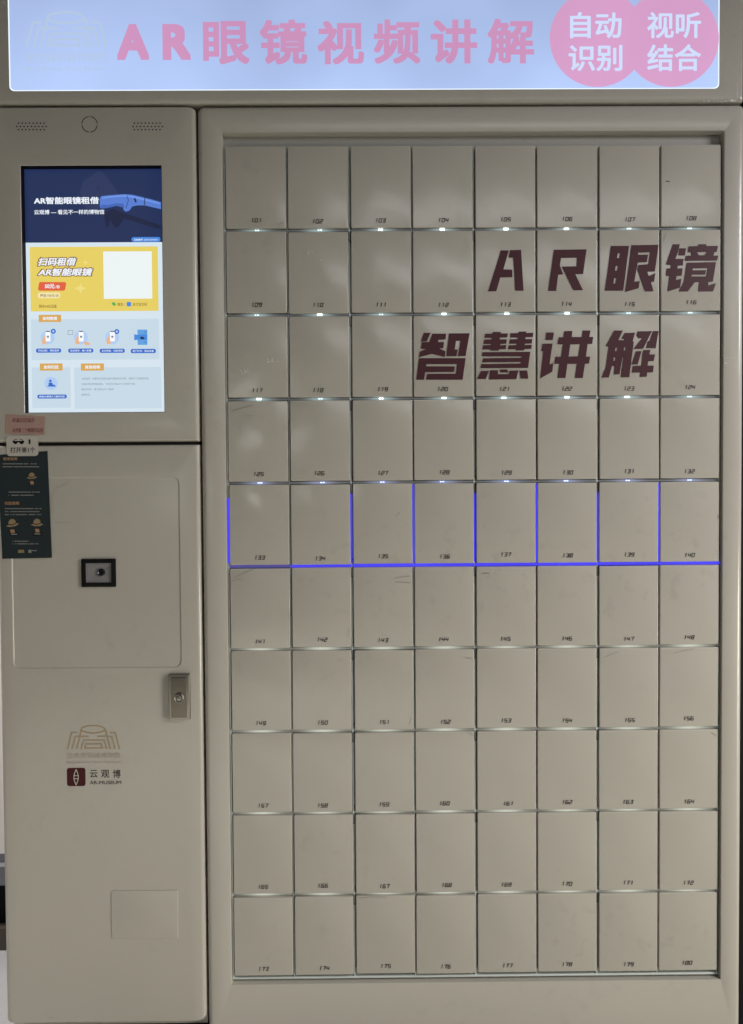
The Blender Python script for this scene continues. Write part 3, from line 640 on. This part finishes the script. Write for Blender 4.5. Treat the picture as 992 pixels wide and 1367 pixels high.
# ------------------------------------------------------------------ header sign
HX0, HX1, HZ0, HZ1 = -0.405, 0.8325, Z0+0.0635, Z0+0.290
sign = thing('header_sign', (0.2, 0.15, Z0+0.0635), 'greige lightbox sign with glowing pale blue panel and pink characters', 'sign')
a, b_ = at(13, 118.5, FY), at(960, 121.5, FY)
QX0, QX1, QZ0, QZ1 = a.x-0.0008, b_.x+0.0006, (a.z+b_.z)/2, Z0+0.262
loft('housing', edge(HX0, HZ0, HX1, HZ1, 0.003, 0.34, FY, 0.007, n=6) + [rr(QX0, QZ0, QX1, QZ1, 0.008, FY), rr(QX0, QZ0, QX1, QZ1, 0.008, FY+0.004)], M['paint'], sign, caps=(True, False))
loft('panel_rim', [rr(QX0+0.0001, QZ0+0.0001, QX1-0.0001, QZ1-0.0001, 0.008, FY+0.0008), rr(QX0+0.0021, QZ0+0.0019, QX1-0.0019, QZ1-0.0019, 0.007, FY+0.0008)], M['rim'], sign, caps=(False, False), smooth=None)
lp = loft('light_panel', [rr(QX0+0.0021, QZ0+0.0019, QX1-0.0019, QZ1-0.0019, 0.007, FY+0.0030), rr(QX0+0.0021, QZ0+0.0019, QX1-0.0019, QZ1-0.0019, 0.007, FY+0.0006)], M['sign'], sign, caps=(False, True), smooth=None)
SB = (('A', 156, 32, 199, 80), ('R', 217, 32, 255, 80), ('眼', 271, 28, 333, 86), ('镜', 347, 26, 410, 86), ('视', 424, 28, 486, 86), ('频', 499, 26, 561, 85), ('讲', 575, 26, 637, 85), ('解', 651, 25, 713, 85))
for s, *bb in SB:
    words('character', [(s, *bb)], FY+0.0002, M['signpink'], lp, bold=0.026 if ord(s) > 200 else 0.045, res=6)
for i, cx in enumerate((798, 896)):
    q = at(cx, 51, FY); rad = 63*0.001213
    top = QZ1-0.003
    pts = [(x, min(z, top)) for x, z in circle(q.x, q.z, rad, 96)]
    bd = shape('badge', [pts], FY+0.0003-0.0003*i, M['badgepink'], lp, t=0.0002)
    words('badge_text', ((('自动', 761, 16, 830, 51), ('识别', 759, 60, 831, 95)), (('视听', 864, 16, 936, 51), ('结合', 864, 59, 936, 95)))[i], FY-0.0004, M['signwhite'], bd, bold=0.022, res=5, t=0.0002)
def fs(x, y):
    q = at(20 + (100 + (x-175)/640*770)/7.086, 5 + (78 + (y-168)/282*332)/7.086, FY); return (q.x, q.z)
emblem(fs, FY+0.0003, 0.0034, M['signgold'], 'emblem', lp)
words('emblem_name', [('宝鸡青铜器博物院', 35, 70, 144, 83), ('Baoji Bronze Ware Museum', 35, 89, 144, 96)], FY+0.0003, M['signgold'], lp, t=0.0002)
flakes('paint_chips', [(965, 135.5, 30, 1.0, 34, 1.0), (979, 134, 10, 1.2, 30, 1.1), (984.5, 120, 1, 24, 30, 0.9)], FY, M['flake'], sign, 8)

# ------------------------------------------------------------------ papers stuck to the kiosk
def paper(name, px, Y, t, mat, label, cat, r=None):
    if r is None:
        q = [at(x, y, Y) for x, y in px]; o = shape(name, [[(v.x, v.z) for v in q]], Y, mat, None, t=t)
    else:
        x0, z0, x1, z1 = box_px(*px, Y); o = loft(name, [rr(x0, z0, x1, z1, r, Y+t), rr(x0, z0, x1, z1, r, Y)], mat, None, smooth=None)
    WLOC[o.name] = o.location.copy(); return tag(o, label, cat)
note = paper('sticky_note', [(7.5, 553), (60.2, 556), (59.6, 580.8), (33, 580), (7, 579.5)], FY-0.0006, 0.0004, M['pink'], 'pink paper note with two handwritten lines under the screen', 'sticky note')
words('handwriting', [('机盖归还指示', 16.5, 558, 46.5, 564), ('点开第二个眼镜可以用', 16, 571.5, 57.5, 577.5)], FY-0.0009, M['pen'], note, shear=0.15, t=0.0001, res=2)
post = paper('instruction_poster', [(-5, 607.5), (63.4, 602), (69.2, 744.6), (3.4, 746)], FY-0.0007, 0.0005, M['poster'], 'dark upright poster of small print and straw hats taped to the kiosk edge', 'poster')
words('heading', [('使用说明', 4, 610.5, 23, 614.5)], FY-0.0010, M['poster_orange'], post, bold=0.03, t=0.0001)
words('heading', [('归还说明', 6.5, 669.5, 25.5, 674)], FY-0.0010, M['poster_orange'], post, bold=0.03, t=0.0001)
q = random.Random(5)
for x0, x1, y in ((4, 49, 619.3), (4, 52.5, 623.2), (12, 53, 657), (12, 45, 661.2), (7, 56, 679), (7, 53, 683), (7, 56, 687), (15, 38, 722.5), (15, 51, 726), (43, 49, 735)):
    x = x0; bm = bmesh.new()
    while x < x1:
        wd = 1.05*q.uniform(0.6, 1.1)
        if q.random() > 0.1:
            aa, bb = at(x, y-0.75, FY), at(x+wd, y+0.6, FY)
            bm.faces.new([bm.verts.new(v) for v in ((aa.x, FY-0.0009, bb.z), (bb.x, FY-0.0009, bb.z), (bb.x, FY-0.0009, aa.z), (aa.x, FY-0.0009, aa.z))])
        x += wd + 0.35
    from_bm('print_line', bm, M['poster_text'], post)
def pp(name, pts, m, k=0): 
    v = [at(x, y, FY-0.001) for x, y in pts]; shape(name, [[(a.x, a.z) for a in v]], FY-0.0010-0.0002*k, M[m], post, t=0.0001)
for cx, cy, s_, tl in ((42.5, 635.5, 0.85, 0), (16.5, 698.5, 1.05, -0.12), (49.5, 698, 1.0, 0.05)):
    hat = [(-8.5, 3), (-5, 1.5), (-4.8, -2), (-2.5, -5), (1, -5.6), (4, -3.5), (5, 0.5), (8.5, 1.5), (4, 4), (-3, 4.6)]
    pp('straw_hat_print', [(cx + s_*(x*math.cos(tl)-y*math.sin(tl)), cy + s_*(x*math.sin(tl)+y*math.cos(tl))) for x, y in hat], 'straw')
    pp('hat_band_print', [(cx + s_*(x*math.cos(tl)-y*math.sin(tl)), cy + s_*(x*math.sin(tl)+y*math.cos(tl))) for x, y in ((-5, 0.6), (0, 1.6), (5, -0.4), (5, 0.8), (0, 2.8), (-5, 1.8))], 'maroon2', 1)
    pp('stand_print', [(cx-2.6*s_, cy+8*s_), (cx+2.6*s_, cy+8*s_), (cx+3.4*s_, cy+13*s_), (cx-2*s_, cy+13*s_)], 'poster_orange')
for x0, y0 in ((13, 711), (44, 710.5)):
    pp('caption_frame_print', [(x0, y0), (x0+12, y0), (x0+12, y0+4.5), (x0, y0+4.5)], 'rubber'); 
    pp('caption_print', [(x0+2, y0+1.6), (x0+10, y0+1.6), (x0+10, y0+2.9), (x0+2, y0+2.9)], 'poster_text', 1)
pp('logo_print', [(24.5, 734), (32, 734), (32.5, 738), (24, 738)], 'straw'); pp('logo_print', [(38, 734), (42, 734), (42, 738), (38, 738)], 'poster_text')
lab = paper('open_label', (8.7, 581.5, 51, 608.8), FY-0.0014, 0.0006, M['sticker'], 'rounded pale sticker with black sunglasses icon across the kiosk seam', 'sticker', r=0.0055)
words('label_text', [('1', 38.4, 586.5, 40.8, 592.6), ('打开第1个', 14, 597, 47.2, 604.3)], FY-0.0016, M['black'], lab, bold=0.012, t=0.0001)
v = [(at(x, y, FY).x, at(x, y, FY).z) for x, y in ((17.2, 588.8), (25, 588.6), (33, 588.6), (33, 589.8), (31.6, 592.6), (28.5, 593), (26.4, 591.2), (25.2, 590), (24, 591.4), (22, 593), (19.5, 592.4), (17.6, 590.2))]
ic = shape('sunglasses_icon', [v], FY-0.0016, M['black'], lab, t=0.0001)
bm = bmesh.new()
for ln in (((18.2, 589), (20.2, 587.2), (23.8, 586.1)), ((26.6, 586.2), (29.6, 587), (32, 589))): ribbon(bm, [(at(x, y, FY).x, at(x, y, FY).z) for x, y in ln], 0.0009, FY-0.0017)
from_bm('temple_arms', bm, M['black'], lab)
# clear tape marks and scratches near the poster
for ln, wd in ((((70.5, 688), (71, 660), (74, 652), (86, 648), (95, 640)), 0.0007), (((72, 692), (76, 698), (98, 697)), 0.0006), (((64, 1357), (68, 1359), (72, 1358.5)), 0.0007)):
    bm = bmesh.new(); ribbon(bm, [(at(x, y, FY).x, at(x, y, FY).z) for x, y in ln], wd, FY-0.0002)
    from_bm('scratch', bm, M['tan_faint'], low)
